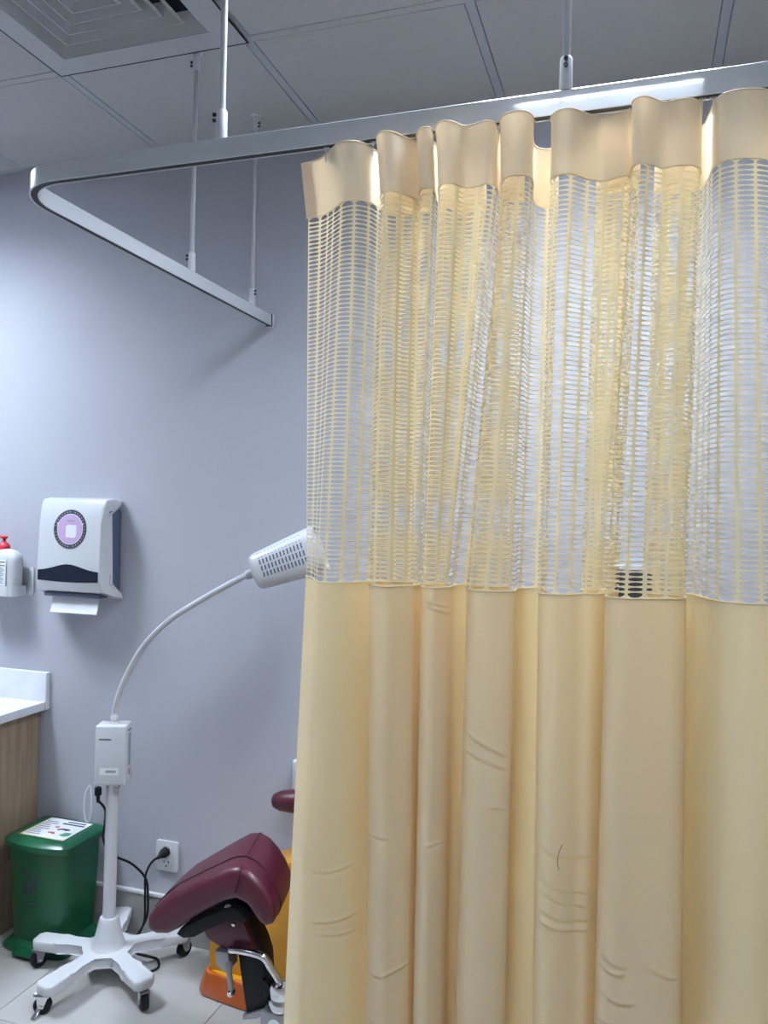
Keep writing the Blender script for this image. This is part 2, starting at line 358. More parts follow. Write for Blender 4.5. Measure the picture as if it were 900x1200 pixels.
# ================================================================== CURTAIN
# knots of the cloth in plan, along the fabric: (direction, depth) at the heading, at the foot of the net and near the hem
KN = [
 (352,1.255,358,1.275,336,1.275),(372,1.249,365,1.245,343,1.245),(388,1.220,373,1.192,350,1.192),(398,1.201,384,1.188,362,1.188),
 (412,1.199,402,1.200,384,1.200),(428,1.215,418,1.220,406,1.220),(438,1.238,432,1.242,421,1.242),
 (455,1.275,450,1.270,443,1.270),(497,1.286,483,1.280,474,1.280),(504,1.270,488,1.268,479,1.268),(475,1.252,465,1.250,458,1.250),
 (448,1.235,441,1.235,435,1.235),(441.5,1.205,433.5,1.207,427,1.207),
 (446,1.182,439,1.185,433,1.185),(458,1.185,452,1.181,445,1.181),(472,1.205,466,1.193,458,1.193),(484,1.222,478,1.205,470,1.205),
 (490,1.232,483,1.211,475,1.211),(488,1.205,486,1.216,478,1.216),(494,1.187,488,1.222,480,1.222),(503,1.189,490.5,1.229,482,1.229),(507,1.210,492.5,1.240,484,1.240),
 (510,1.245,500,1.262,492,1.262),(535,1.285,515,1.287,507,1.287),(560,1.291,523,1.287,515,1.287),(568,1.273,525,1.270,517,1.270),(545,1.257,512,1.252,504,1.252),
 (516,1.235,497,1.232,489,1.232),(510.8,1.200,493,1.207,485,1.207),
 (515,1.179,498,1.188,490,1.188),(528,1.181,506,1.187,498,1.187),(545,1.204,514,1.195,506,1.195),(560,1.201,520,1.203,512,1.203),(570,1.197,525,1.212,517,1.212),(580,1.206,529,1.228,521,1.228),
 (585,1.240,533,1.250,525,1.250),(600,1.275,557,1.275,545,1.275),(614,1.277,590,1.280,577,1.280),(613,1.261,595,1.264,582,1.264),(597,1.246,572,1.248,559,1.248),
 (589,1.226,549,1.222,536,1.222),(587,1.203,547,1.205,534,1.205),
 (592,1.186,552,1.190,540,1.190),(606,1.179,565,1.185,553,1.185),(617,1.183,585,1.193,572,1.193),(624,1.198,603,1.208,590,1.208),
 (624,1.250,605,1.235,593,1.232),(626,1.285,609,1.255,599,1.250),(633,1.302,619,1.268,611,1.264),(645,1.306,632,1.272,626,1.270),(655,1.285,640,1.258,634,1.256),
 (650,1.250,639,1.238,633,1.238),(646,1.217,634,1.222,628,1.222),(647,1.201,631,1.206,625,1.206),
 (655,1.190,636,1.190,630,1.190),(668,1.188,648,1.186,642,1.186),(688,1.210,666,1.197,660,1.197),(705,1.225,682,1.212,674,1.212),(725,1.219,696,1.218,685,1.218),(737,1.215,706,1.232,692,1.232),
 (740,1.240,712,1.250,700,1.250),(730,1.256,703,1.258,692,1.258),(706,1.258,685,1.262,676,1.262),(700,1.272,681,1.276,672,1.276),(715,1.286,702,1.288,692,1.288),(745,1.278,722,1.280,712,1.280),(752,1.255,724,1.258,713,1.258),
 (746,1.230,714,1.232,702,1.232),(740.8,1.205,709.5,1.208,696,1.208),
 (745,1.186,714,1.191,701,1.191),(756,1.183,728,1.185,716,1.185),(780,1.206,755,1.195,743,1.195),(800,1.203,778,1.205,768,1.205),(814,1.210,793,1.212,785,1.212),(822,1.225,802,1.224,796,1.224),
 (820,1.252,802,1.252,797,1.252),(800,1.263,783,1.263,776,1.263),(776,1.270,760,1.270,753,1.270),(768,1.285,753,1.286,746,1.286),(790,1.300,776,1.302,769,1.302),(822,1.292,808,1.292,803,1.292),
 (832,1.255,822,1.258,817,1.258),(840,1.216,834,1.225,830,1.225),
 (853,1.204,851,1.201,849,1.201),(875,1.203,880,1.190,880,1.190),(900,1.215,910,1.200,910,1.200),(922,1.245,935,1.235,938,1.235),
]
def ray(px, py):      # direction through a point of the 900 x 1200 frame, world axes
    pitch, roll, yaw = 0.00293, 0.02233, -0.31245
    f = np.array([math.sin(yaw)*math.cos(pitch), math.cos(yaw)*math.cos(pitch), math.sin(pitch)])
    r = np.array([math.cos(yaw), -math.sin(yaw), 0]); u = np.cross(r, f)
    r2 = r*math.cos(roll)+u*math.sin(roll); u2 = u*math.cos(roll)-r*math.sin(roll)
    return f+r2*(px-450)/927-u2*(py-600)/927
def on_y(px, py, Y):
    d = ray(px, py); return d*(Y/d[1])
LZ = (0.605, 0.51, -0.112, -0.76)
def level(i, iz, py):
    out = []
    for k in KN:
        px, Y = k[2*i], k[2*i+1]
        if i: Y = 1.212+(Y-1.212)*1.22
        d = ray(px, py if py else 150)
        if py is None:
            py_ = 150
            for _ in range(4):
                d = ray(px, py_); z = d[2]*Y/d[1]; py_ -= (LZ[0]-z)*927/(Y)
            d = ray(px, py_)
        out.append((d[0]*Y/d[1], Y))
    x = out[-1][0]
    j = 0
    while j < 17:            # the cloth goes on to the right with plain folds
        x += 0.045
        out.append((x, (1.29, 1.27, 1.20, 1.19, 1.23)[j % 5])); j += 1
    return out
NS = 10
L0 = level(0, 0, None)
L0b = [(x+.013*min(1, max(0, (-.1-x)/.47)), y) for x, y in L0]
LV = [spline(L0, NS), spline(L0b, NS), spline(level(1, 0, 690), NS), spline(level(2, 0, 1190), NS)]
def arclen(c): return np.concatenate([[0], np.cumsum(np.linalg.norm(np.diff(c, axis=0), axis=1))])
S_U = (arclen(LV[0])+arclen(LV[2]))/2; S_TOT = S_U[-1]; U = np.arange(len(S_U))
# creases pressed into the cloth: (x0, z0, x1, z1, sag)
CRE_PX = [(500,702,545,725,2),(500,707,546,739,3),(543,850,598,888,0),(540,872,596,903,2),(574,940,604,952,0),(372,1013,417,1017,-5),(372,1072,420,1080,-4),(374,1086,416,1102,-3),
 (430,1131,484,1130,-6),(430,970,466,979,0),(432,1185,460,1197,0),(630,978,702,1010,-7),(630,1014,699,1055,-6),(632,1029,690,1070,-4),(632,1052,694,1086,-5),(632,1066,690,1098,-3),
 (700,1105,736,1130,-5),(758,1132,797,1156,-4),(700,1150,742,1174,-5),(700,1188,730,1198,0),(342,1000,360,999,0),(344,1050,358,1052,0),(345,1090,352,1091,0),(500,985,540,987,0),(700,1120,730,1137,-4)]
CRE = [(*on_y(a, b, 1.2)[[0, 2]], *on_y(c, d, 1.2)[[0, 2]], s/927*1.25) for a, b, c, d, s in CRE_PX]
def cloth(s, z, crease=False):
    s = np.asarray(s, float); z = np.asarray(z, float)
    u = np.interp(s, S_U, U)
    L = [(np.interp(u, U, c[:, 0]), np.interp(u, U, c[:, 1])) for c in LV]
    zi = np.interp(-z, [-LZ[0], -LZ[1], -LZ[2], -LZ[3]], [0, 1, 2, 3])
    X = np.zeros_like(s*z); Y = np.zeros_like(X)
    for k in range(4):
        wgt = np.clip(1-np.abs(zi-k), 0, 1); X = X+wgt*L[k][0]; Y = Y+wgt*L[k][1]
    X = X+np.maximum((LZ[3]-z)/(LZ[2]-LZ[3]), 0)*(L[3][0]-L[2][0])
    # bundles lean a little and breathe along the height
    Y = Y+0.004*np.sin(s*9+z*3.1)+0.0025*np.sin(s*23-z*5)
    if crease:
        D = np.zeros_like(X)
        for x0, z0, x1, z1, sag in CRE:
            t = (X-x0)/(x1-x0); zc = z0+(z1-z0)*t+sag*4*t*(1-t)
            fade = np.clip(t/0.12, 0, 1)*np.clip((1-t)/0.12, 0, 1)
            q = (z-zc)/0.0024
            D += fade*(np.exp(-q*q)-0.6*np.exp(-((q+1.9)/1.3)**2))
        Y = Y-0.0030*np.where(Y < 1.24, D, 0)
    return X, Y
def cloth_grid(name, s, z, m, parent, crease=False, off=0.0):
    S, Z = np.meshgrid(s, z); X, Y = cloth(S, Z, crease)
    V = np.stack([X, Y-off, Z], -1).reshape(-1, 3); nc = len(s); nr = len(z)
    i = (np.arange(nr-1)[:, None]*nc+np.arange(nc-1)[None]).ravel()
    F = np.stack([i, i+1, i+nc+1, i+nc], -1)
    me = bpy.data.meshes.new(name); me.from_pydata(V.tolist(), [], F.tolist())
    return link(name, me, m, parent, True, angle=None)
HB, MB_ = 0.509, -0.112        # foot of the heading band, foot of the net
cur = thing('hospital_curtain', 'pale yellow pleated privacy curtain with a net band near the top', 'curtain', (0.1, 1.235, -1.37))
sv = np.linspace(0, S_TOT, int(S_TOT/0.004))
hb = cloth_grid('header_band', sv, np.linspace(0.605, HB, 14), M_HEADER, cur)
# rolled top edge and lower edge of the heading
def edge_tube(name, z, r, m, parent):
    X, Y = cloth(sv, np.full_like(sv, z)); 
    obj(name, tube(BM(), [(x, y, z) for x, y in zip(X, Y)], r, 6), m, parent)
edge_tube('top_seam', 0.605, 0.0013, M_HEADER, cur)
edge_tube('net_seam', MB_, 0.0014, M_MESH, cur)
edge_tube('net_seam', HB, 0.0010, M_MESH, cur)
# the net: every opening is a real hole in the cloth
PITCH = 0.0285; NCOL = int(S_TOT/PITCH); NROW = 86
zrow = np.concatenate([[HB], np.linspace(HB-0.0095, MB_+0.0095, NROW-1), [MB_]])
uo = np.array([0, .25, .5, .75, 1.0]); uh = np.array([.085, .25, .5, .75, .915])
Vs = []; Fs = []; base = 0
for r in range(NROW):
    za, zb = zrow[r], zrow[r+1]; h = za-zb; bar = 0.0009
    for c in range(NCOL):
        s0 = c*PITCH+0.004
        top = np.array([0.0014, .0004, 0, .0004, .0014])
        ht = za-bar-top; hbm = zb+bar+top
        if r == 0: ht = za-bar-np.array([.0042, .0012, 0, .0012, .0042])
        if r == NROW-1: hbm = zb+bar+np.array([.0042, .0012, 0, .0012, .0042])
        for k in range(5): Vs.append((s0+uo[k]*PITCH, za))
        for k in range(5): Vs.append((s0+uh[k]*PITCH, ht[k]))
        for k in range(5): Vs.append((s0+uh[k]*PITCH, hbm[k]))
        for k in range(5): Vs.append((s0+uo[k]*PITCH, zb))
        for k in range(4):
            Fs.append((base+k, base+k+1, base+6+k, base+5+k)); Fs.append((base+10+k, base+11+k, base+16+k, base+15+k))
        Fs.append((base, base+5, base+10, base+15)); Fs.append((base+4, base+19, base+14, base+9))
        base += 20
Vs = np.array(Vs); X, Y = cloth(np.clip(Vs[:, 0], 0, S_TOT), Vs[:, 1])
me = bpy.data.meshes.new('net_panel'); me.from_pydata(np.stack([X, Y, Vs[:, 1]], -1).tolist(), [], Fs)
link('net_panel', me, M_MESH, cur, True, angle=None, label='open net of small rounded slots')
zl = np.concatenate([np.linspace(MB_, -0.84, 300), np.linspace(-0.86, -1.37, 16)])
cloth_grid('skirt', np.linspace(0, S_TOT, int(S_TOT/0.0055)), zl, M_CLOTH, cur, True)
cloth_grid('side_hem', np.linspace(0, 0.026, 8), np.linspace(0.604, HB, 14), M_HEADER, cur, off=0.0012)
cloth_grid('bottom_hem', np.linspace(0, S_TOT, int(S_TOT/0.0055)), np.linspace(-1.30, -1.369, 6), M_CLOTH, cur, off=0.0015)
# hooks where the heading passes under the slot of the track
X, Y = cloth(sv, np.full_like(sv, 0.6)); last = -9
for i in range(1, len(sv)):
    if (Y[i-1]-RYC)*(Y[i]-RYC) < 0 and abs(X[i]-last) > 0.012 and X[i] < 0.75:
        x = X[i]; last = x; bm = BM()
        tube(bm, smooth_pts([(x, RYC, RZ0-.0003), (x, RYC, .612), (x, RYC-.002, .600), (x, RYC, .592), (x, RYC+.002, .597)], 4), 0.0011, 6)
        tube(bm, [(x-.004, RYC, .6165), (x, RYC, .6115), (x+.004, RYC, .6165)], 0.0012, 6)
        obj('hook', bm, M_SOCKET, cur)
# a stray thread clinging to the cloth
P = []
for a, b in ((659, 990), (655, 999), (653.5, 1008), (655, 1019)):
    v = on_y(a, b, 1.18); X, Y = cloth(sv, np.full_like(sv, v[2])); P.append((v[0], Y[np.abs(X-v[0]) < .006].min()-.001, v[2]))
th = tube(BM(), smooth_pts(P, 5), 0.0005, 6)
o = obj('loose_thread', th, M_BROWN, None, label='short curved brown thread clinging to the curtain skirt', cat='thread')

# ================================================================== PAPER TOWEL DISPENSER
cx = -1.885; bz = -0.318       # middle and foot, on the wall
t = thing('paper_towel_dispenser', 'white and navy paper towel dispenser with a round lilac badge on the wall', 'dispenser', (cx, WALL, bz))
obj('back_body', box(BM(), (cx-.135, WALL-.078, bz+.024), (cx+.135, WALL-.0005, bz+.315), .010, 3), M_NAVYS, t)
prof = [(0.004, .345), (.055, .352), (.088, .345), (.103, .318), (.110, .26), (.116, .12), (.117, .055), (.105, .026), (.060, .010), (.004, -.004), (.014, .022), (.074, .052), (.074, .300), (.016, .322)]
bm = BM(); pv = []
for x in (-1, 1):
    ring_ = []
    for d, z in prof:
        wd = 0.139+0.012*(1-z/.35)*(1 if z > 0 else 1)-max(0, d-.085)*0.55
        ring_.append(bm.verts.new((cx+x*wd, WALL-d, bz+z)))
    pv.append(ring_)
n = len(prof)
capa = bm.faces.new(pv[0]); capb = bm.faces.new(pv[1][::-1])
for i in range(n): bm.faces.new((pv[0][i], pv[0][(i+1) % n], pv[1][(i+1) % n], pv[1][i]))
bmesh.ops.bevel(bm, geom=list(set(capa.edges) | set(capb.edges)), offset=.007, segments=3, affect='EDGES', profile=.5)
obj('cover', bm, M_WPLAST, t, True, angle=32)
def front_d(z):            # cover depth at a height above its foot
    P = [(.055, .117), (.12, .116), (.26, .110), (.318, .103)]
    return float(np.interp(z, [p[0] for p in P], [p[1] for p in P]))
def sheet(bm, pts, th, c, foot):     # outline (x, z) laid on the sloping front
    lo = [bm.verts.new((c+x, WALL-front_d(z)+.002, foot+z)) for x, z in pts]
    hi = [bm.verts.new((c+x, WALL-front_d(z)-th, foot+z)) for x, z in pts]
    bm.faces.new(hi)
    for i in range(len(pts)): bm.faces.new((lo[i], lo[(i+1) % len(pts)], hi[(i+1) % len(pts)], hi[i]))
    return bm
arch = [(x, .096+.024*math.exp(-(x/.075)**2)) for x in np.linspace(-.126, .126, 21)]
low = [(x, .062-.004*math.cos(x/.126*PI/2)) for x in np.linspace(.126, -.126, 11)]
obj('level_window', sheet(BM(), arch+low, .0015, cx, bz), M_NAVY, t, label='dark curved level window')
bx, bzz = 0.002, .242
def disc(r, th, m, name, par, rx=1.0):
    return obj(name, sheet(BM(), [(bx+r*rx*math.cos(2*PI*k/40), bzz+r*math.sin(2*PI*k/40)) for k in range(40)], th, cx, bz), m, par)
bdg = disc(.068, .0012, M_INK, 'badge_ring', t)
disc(.0535, .0016, M_INKW, 'badge_rim', bdg); disc(.0515, .0020, M_LILAC, 'badge_centre', bdg)
obj('badge_box', sheet(BM(), [(bx+x, bzz+z) for x, z in ((-.016, -.028), (.018, -.030), (.028, -.024), (.028, .014), (-.006, .016), (-.016, .010))], .0026, cx, bz), M_INKW, bdg)
obj('badge_text', sheet(BM(), [(bx+x, bzz+z) for x, z in ((-.014, .026), (.016, .026), (.016, .031), (-.014, .031))], .0026, cx, bz), M_GREYPRINT, bdg)
bm = BM()
for k in range(34):
    a = 2*PI*k/34
    if k % 9 == 8: continue
    ca, sa = math.cos(a), math.sin(a); q = []
    for rr, tt in ((.0585, -.0022), (.0625, -.0022), (.0625, .0022), (.0585, .0022)):
        q.append((bx+rr*ca-tt*sa, bzz+rr*sa+tt*ca))
    sheet(bm, q, .0017, cx, bz)
obj('badge_lettering', bm, M_GREYPRINT, bdg, False, kind='stuff')
obj('towel_slot', box(BM(), (cx-.115, WALL-.098, bz+.004), (cx+.12, WALL-.05, bz+.019), .003, 2), M_NAVYS, t)
pt = BM(); P = [(WALL-.078, bz+.02), (WALL-.082, bz-.01), (WALL-.088, bz-.036), (WALL-.094, bz-.052)]
vs = [[pt.verts.new((cx+x, y+dd, z)) for x in (-.09, -.03, .04, .105)] for dd in (0, .0008) for y, z in P]
for g in (0, 4):
    for i in range(3):
        for j in range(3): pt.faces.new((vs[g+i][j], vs[g+i][j+1], vs[g+i+1][j+1], vs[g+i+1][j]))
obj('paper_towel', pt, M_PAPER, None, True, label='white paper towel hanging out of the wall dispenser', cat='paper towel')

# ================================================================== SOAP BOTTLE AND HOLDER
sx_, sy_, sz_ = -2.222, WALL-.052, -0.318
t = thing('soap_bottle', 'white soap bottle with a red pump in a wall holder', 'bottle', (sx_, sy_, sz_))
bm = BM(); rings = []
for z, k in ((0, .90), (.004, .97), (.012, 1), (.105, 1), (.125, .985), (.142, .90), (.154, .70), (.160, .42), (.1605, .30)):
    rr = []
    for j in range(32):
        a = 2*PI*j/32; ca, sa = math.cos(a), math.sin(a); e = 2/2.8
        rr.append(bm.verts.new((sx_+.074*k*math.copysign(abs(ca)**e, ca), sy_+.036*k*math.copysign(abs(sa)**e, sa), sz_+z)))
    rings.append(rr)
for A, B in zip(rings, rings[1:]):
    for j in range(32): bm.faces.new((A[j], A[(j+1) % 32], B[(j+1) % 32], B[j]))
bm.faces.new(rings[0][::-1]); bm.faces.new(rings[-1])
obj('bottle_body', bm, M_WPLAST, t)
pm = obj('pump_cap', lathe(BM(), [(.020, 0), (.021, .004), (.021, .013), (.018, .019), (.010, .025), (.0055, .029), (.0055, .045)], 18, (sx_, sy_, sz_+.158)), M_RED, t, label='red pump cap')
bm = BM(); lathe(bm, [(.006, 0), (.012, .004), (.013, .009), (.009, .011)], 14, (sx_, sy_, sz_+.196))
tube(bm, smooth_pts([(sx_+.010, sy_, sz_+.204), (sx_-.02, sy_-.004, sz_+.204), (sx_-.045, sy_-.008, sz_+.199), (sx_-.05, sy_-.009, sz_+.192)], 4), .0045, 8)
obj('pump_head', bm, M_RED, pm)
lb = obj('bottle_label', box(BM(), (sx_-.052, sy_-.0372, sz_+.028), (sx_+.044, sy_-.0352, sz_+.122), .0006, 1), M_GREYPRINT if False else M_INKW, t)
bm = BM()
for z, x0, x1, h in ((.112, -.010, .040, .004), (.1, -.010, .040, .003)): box(bm, (sx_+x0, sy_-.0378, sz_+z), (sx_+x1, sy_-.0368, sz_+z+h))
obj('label_lettering', bm, M_INK, lb, False, kind='stuff')
bm = BM()
for k in range(11):
    z = .092-.0055*k
    box(bm, (sx_-.006, sy_-.0378, sz_+z), (sx_+(.036 if k % 3 else .028), sy_-.0368, sz_+z+.0028))
obj('label_small_print', bm, M_GREYPRINT, lb, False, kind='stuff')
h = thing('bottle_holder', 'white plastic wall bracket cradling the soap bottle', 'holder', (sx_, WALL, sz_-.01))
obj('back_plate', prism(BM(), rrect(sx_-.095, sx_+.095, sz_-.010, sz_+.095, .012), WALL-.006, WALL-.0005), M_WPLAST, h)
bm = BM(); pts = rrect(sx_-.08, sx_+.08, sy_-.043, sy_+.043, .03, 6)
prism(bm, pts, sz_-.010, sz_-.001, 'xy', .002, 1, 'caps'); obj('tray', bm, M_WPLAST, h)
bm = BM(); loop = [(x, y, sz_+.024) for x, y in pts]
ro = rrect(sx_-.081, sx_+.081, sy_-.0435, sy_+.043, .03, 6); ri = rrect(sx_-.078, sx_+.078, sy_-.0405, sy_+.040, .028, 6)
for A, z0, z1 in ((ro, -.008, .028),):
    a0 = [bm.verts.new((x, y, sz_+z0)) for x, y in ro]; a1 = [bm.verts.new((x, y, sz_+z1)) for x, y in ro]
    b0 = [bm.verts.new((x, y, sz_+z0)) for x, y in ri]; b1 = [bm.verts.new((x, y, sz_+z1)) for x, y in ri]
    N = len(ro)
    for i in range(N):
        j = (i+1) % N
        bm.faces.new((a0[i], a0[j], a1[j], a1[i])); bm.faces.new((b0[j], b0[i], b1[i], b1[j])); bm.faces.new((a1[i], a1[j], b1[j], b1[i])); bm.faces.new((a0[j], a0[i], b0[i], b0[j]))
obj('retaining_band', bm, M_WPLAST, h)

# ================================================================== COUNTER
CT, CB, CX = -0.712, -0.742, -2.050
t = thing('worktop', 'white quartz worktop with an upstand at the back wall', 'worktop', (-2.6, 2.1, CB))
obj('worktop_slab', box(BM(), (-3.45, 1.80, CB), (CX, WALL-.021, CT), .002, 2), M_STONE, t)
obj('upstand', box(BM(), (-3.45, WALL-.0208, CB), (CX+.004, WALL-.0005, -.606), .002, 2), M_STONE, t)
c = thing('base_cabinet', 'oak-look base cabinet under the white worktop', 'cabinet', (-2.75, 2.1, -CH))
obj('end_panel', box(BM(), (CX-.045, 1.83, -CH+.0), (CX-.027, WALL-.0165, CB-.0005), .0008, 1), M_WOOD, c)
obj('carcass', box(BM(), (-3.43, 1.85, -CH+.10), (CX-.0455, WALL-.0165, CB-.001)), M_WOOD, c, False)
obj('plinth', box(BM(), (-3.43, 1.89, -CH), (CX-.0455, WALL-.02, -CH+.0995)), M_PLINTH, c, False)
for k in range(3):
    x0 = -3.43+k*.4445
    d = obj('door', box(BM(), (x0+.002, 1.832, -CH+.105), (x0+.4425, 1.8495, CB-.005), .001, 1), M_WOOD, c)
    obj('handle', tube(BM(), [(x0+.39, 1.832, -.85), (x0+.39, 1.812, -.85), (x0+.39, 1.812, -.98), (x0+.39, 1.832, -.98)], .004, 8), M_CHROME, d)

# ================================================================== WALL SOCKET
t = thing('wall_socket', 'white double wall socket above the baseboard with a black plug in it', 'socket', (-1.53, WALL, -1.245))
pl = obj('socket_plate', prism(BM(), rrect(-1.575, -1.488, -1.250, -1.148, .006), WALL-.010, WALL-.0005, 'xz', .0025, 2, 'front'), M_WPLAST, t)
for zc in (-1.178, -1.222):
    obj('outlet_face', lathe(BM(), [(.0195, 0), (.0195, .003), (.018, .0035)], 24, (-1.531, WALL-.0098, zc), (0, -1, 0)), M_WPLAST2, t)
    for dx_, dz_ in ((-.009, .005), (.009, .005), (0, -.009)):
        obj('outlet_hole', lathe(BM(), [(.003, 0), (.003, .0008)], 10, (-1.531+dx_, WALL-.0131, zc+dz_), (0, -1, 0)), M_BLACK, t)

# ================================================================== PEDAL BIN
bx0, bx1, by0, by1 = -2.022, -1.775, 2.175, 2.362
bcx, bcy = (bx0+bx1)/2, (by0+by1)/2
t = thing('pedal_bin', 'dark green plastic pedal bin with a printed sheet on its lid', 'bin', (bcx, bcy, -CH))
def bowed(k, ext=0.0, bow=.022, shrink=0.0):
    """plan outline: rounded rectangle whose front side bows out towards the room"""
    hx, hy = (bx1-bx0)/2*k+ext, (by1-by0)/2*k+ext; o = []
    for x, y in rrect(-hx, hx, -hy, hy, .022*k+max(ext, 0), 5):
        if y < 0: y -= bow*max(0, 1-(x/hx)**2)*min(1, -y/(hy*.9))
        o.append((bcx+x, bcy+y))
    # more points along the straight front
    q = []
    for (xa, ya), (xb, yb) in zip(o, o[1:]+o[:1]):
        L = math.hypot(xb-xa, yb-ya); m_ = max(1, int(L/.02))
        for j in range(m_):
            x = xa+(xb-xa)*j/m_; y = ya+(yb-ya)*j/m_
            if m_ > 3 and y < bcy and abs(ya-yb) < .02 and ya < bcy-.05: y = bcy-hy-bow*max(0, 1-((x-bcx)/hx)**2)
            q.append((x, y))
    return q
def loft(bm, sections, cap=True):
    rings = [[bm.verts.new((x, y, z)) for x, y in pts] for pts, z in sections]
    for A, B in zip(rings, rings[1:]):
        for i in range(len(A)): bm.faces.new((A[i], A[(i+1) % len(A)], B[(i+1) % len(A)], B[i]))
    if cap: bm.faces.new(rings[0][::-1]); bm.faces.new(rings[-1])
    return bm
ref = bowed(1)
def sec(k, ext=0.0):
    return [(bcx+(x-bcx)*(k+ext/.115), bcy+(y-bcy)*(k+ext/.093)) for x, y in ref]
TOPZ = -1.128
obj('bin_body', loft(BM(), [(sec(.86), -CH+.028), (sec(.875), -CH+.06), (sec(.97), TOPZ-.03), (sec(.975), TOPZ-.012)]), M_GREEN, t)
obj('bin_foot', loft(BM(), [(sec(.98, .010), -CH), (sec(.98, .012), -CH+.010), (sec(.94, .004), -CH+.024), (sec(.88), -CH+.034)]), M_GREEN, t)
lid = obj('lid', loft(BM(), [(sec(1.0, .004), TOPZ-.022), (sec(1.0, .010), TOPZ-.018), (sec(1.0, .011), TOPZ+.002), (sec(1.0, .004), TOPZ+.010), (sec(.9), TOPZ+.016), (sec(.86), TOPZ+.0165)]), M_GREEND, t)
obj('lid_hinge', box(BM(), (bcx-.06, by1+.0, TOPZ-.02), (bcx+.06, by1+.014, TOPZ+.006), .004, 2), M_GREEND, t)
obj('foot_pedal', prism(BM(), rrect(bcx-.045, bcx+.045, by0-.06, by0+.01, .012), -CH+.012, -CH+.022, 'xy', .003, 2, 'caps'), M_GREEN, t)
LZ_ = TOPZ+.0166
st = obj('printed_sheet', box(BM(), (bcx-.082, by0+.012, LZ_), (bcx+.094, by1-.022, LZ_+.0008)), M_PAPER, t, False, label='white printed sheet')
zz = LZ_+.0009
def mark(name, x0, x1, y0, y1, m):
    return obj(name, box(BM(), (bcx+x0, by0+y0, zz), (bcx+x1, by0+y1, zz+.0004)), m, st, False)
mark('printed_edge', -.082, .094, .012, .015, M_YELPRINT); mark('printed_edge', -.082, -.078, .016, .160, M_YELPRINT)
bm = BM()
for k in range(8): box(bm, (bcx-.072, by0+.028+.015*k, zz), (bcx-.016-.01*(k % 3), by0+.034+.015*k, zz+.0004))
obj('printed_text', bm, M_GREYPRINT, st, False, kind='stuff')
mark('printed_heading', .005, .078, .146, .153, M_INK); mark('printed_heading', -.005, .085, .128, .137, M_INK)
def blob(name, pts, m): return obj(name, prism(BM(), [(bcx+x, by0+y) for x, y in pts], zz, zz+.0005, 'xy'), m, st, False)
blob('printed_picture', [(.01, .085), (.025, .096), (.05, .098), (.062, .090), (.05, .082), (.03, .086), (.018, .078)], M_INK)
blob('printed_picture', [(-.012, .100), (.002, .108), (.008, .100), (-.002, .094)], M_REDPRINT)
blob('printed_picture', [(-.004, .058), (.018, .062), (.03, .05), (.022, .046), (.01, .052), (0, .05)], M_REDPRINT)
blob('printed_picture', [(.05, .045), (.058, .070), (.083, .072), (.086, .050), (.07, .040)], M_GRPRINT)
# dark marks moulded on the front
def fy(x, z):           # front surface of the bin body
    k = np.interp(z, [-CH+.06, TOPZ-.03], [.875, .97]); hx = .115*k
    return bcy-(.0935*k+.022*k*max(0, 1-((x-bcx)/hx)**2))-.0012
def fmark(pts, name='front_mark'):
    bm = BM(); a = [bm.verts.new((bcx+x, fy(bcx+x, z)-.0004, z)) for x, z in pts]; b = [bm.verts.new((bcx+x, fy(bcx+x, z)+.003, z)) for x, z in pts]
    bm.faces.new(a)
    for i in range(len(pts)): bm.faces.new((a[i], b[i], b[(i+1) % len(pts)], a[(i+1) % len(pts)]))
    return obj(name, bm, M_INK, t, False)
zf = -1.225
fmark([(-.062, zf+.012), (-.04, zf+.004), (-.01, zf-.001), (.03, zf), (.03, zf-.005), (-.01, zf-.007), (-.04, zf-.003), (-.063, zf+.005)])
fmark([(-.008, zf-.012), (.008, zf-.012), (.011, zf-.045), (.009, zf-.072), (.002, zf-.072), (-.001, zf-.05), (-.006, zf-.074), (-.012, zf-.074), (-.011, zf-.04)])
fmark([(-.045, zf-.03), (-.026, zf-.03), (-.024, zf-.075), (-.043, zf-.075)])
fmark([(-.062, zf-.09), (-.03, zf-.097), (.0, zf-.099), (.024, zf-.098), (.024, zf-.104), (-.0, zf-.106), (-.03, zf-.103), (-.062, zf-.096)])

# ================================================================== LAMP ON A FIVE-STAR STAND
hx_, hy_ = -1.590, 2.153
t = thing('infrared_lamp', 'white gooseneck treatment lamp on a five-legged castor stand', 'lamp', (hx_, hy_, -CH))
ANG = [math.radians(260+72*k) for k in range(5)]
LT = -CH+.092; LB = -CH+.060
bm = BM(); outline = []
RL, WL = .232, .033
for k, a in enumerate(ANG):
    d = Vector((math.cos(a), math.sin(a))); nn = Vector((-d.y, d.x))
    for r_, w_ in ((.075, -.020), (.125, -.024), (.160, -.026), (.175, -WL), (RL+.008, -WL), (RL+.022, -.018), (RL+.022, .018), (RL+.008, WL), (.175, WL), (.160, .026), (.125, .024), (.075, .020)):
        outline.append((hx_+d.x*r_+nn.x*w_, hy_+d.y*r_+nn.y*w_))
prism(bm, outline, LB, LT, 'xy', .006, 2, 'caps')
obj('star_base', bm, M_WPLAST, t, True, angle=50)
obj('hub_cone', lathe(BM(), [(.060, 0), (.052, .006), (.044, .03), (.031, .085), (.029, .094), (.026, .097)], 24, (hx_, hy_, LT-.004)), M_WPLAST, t)
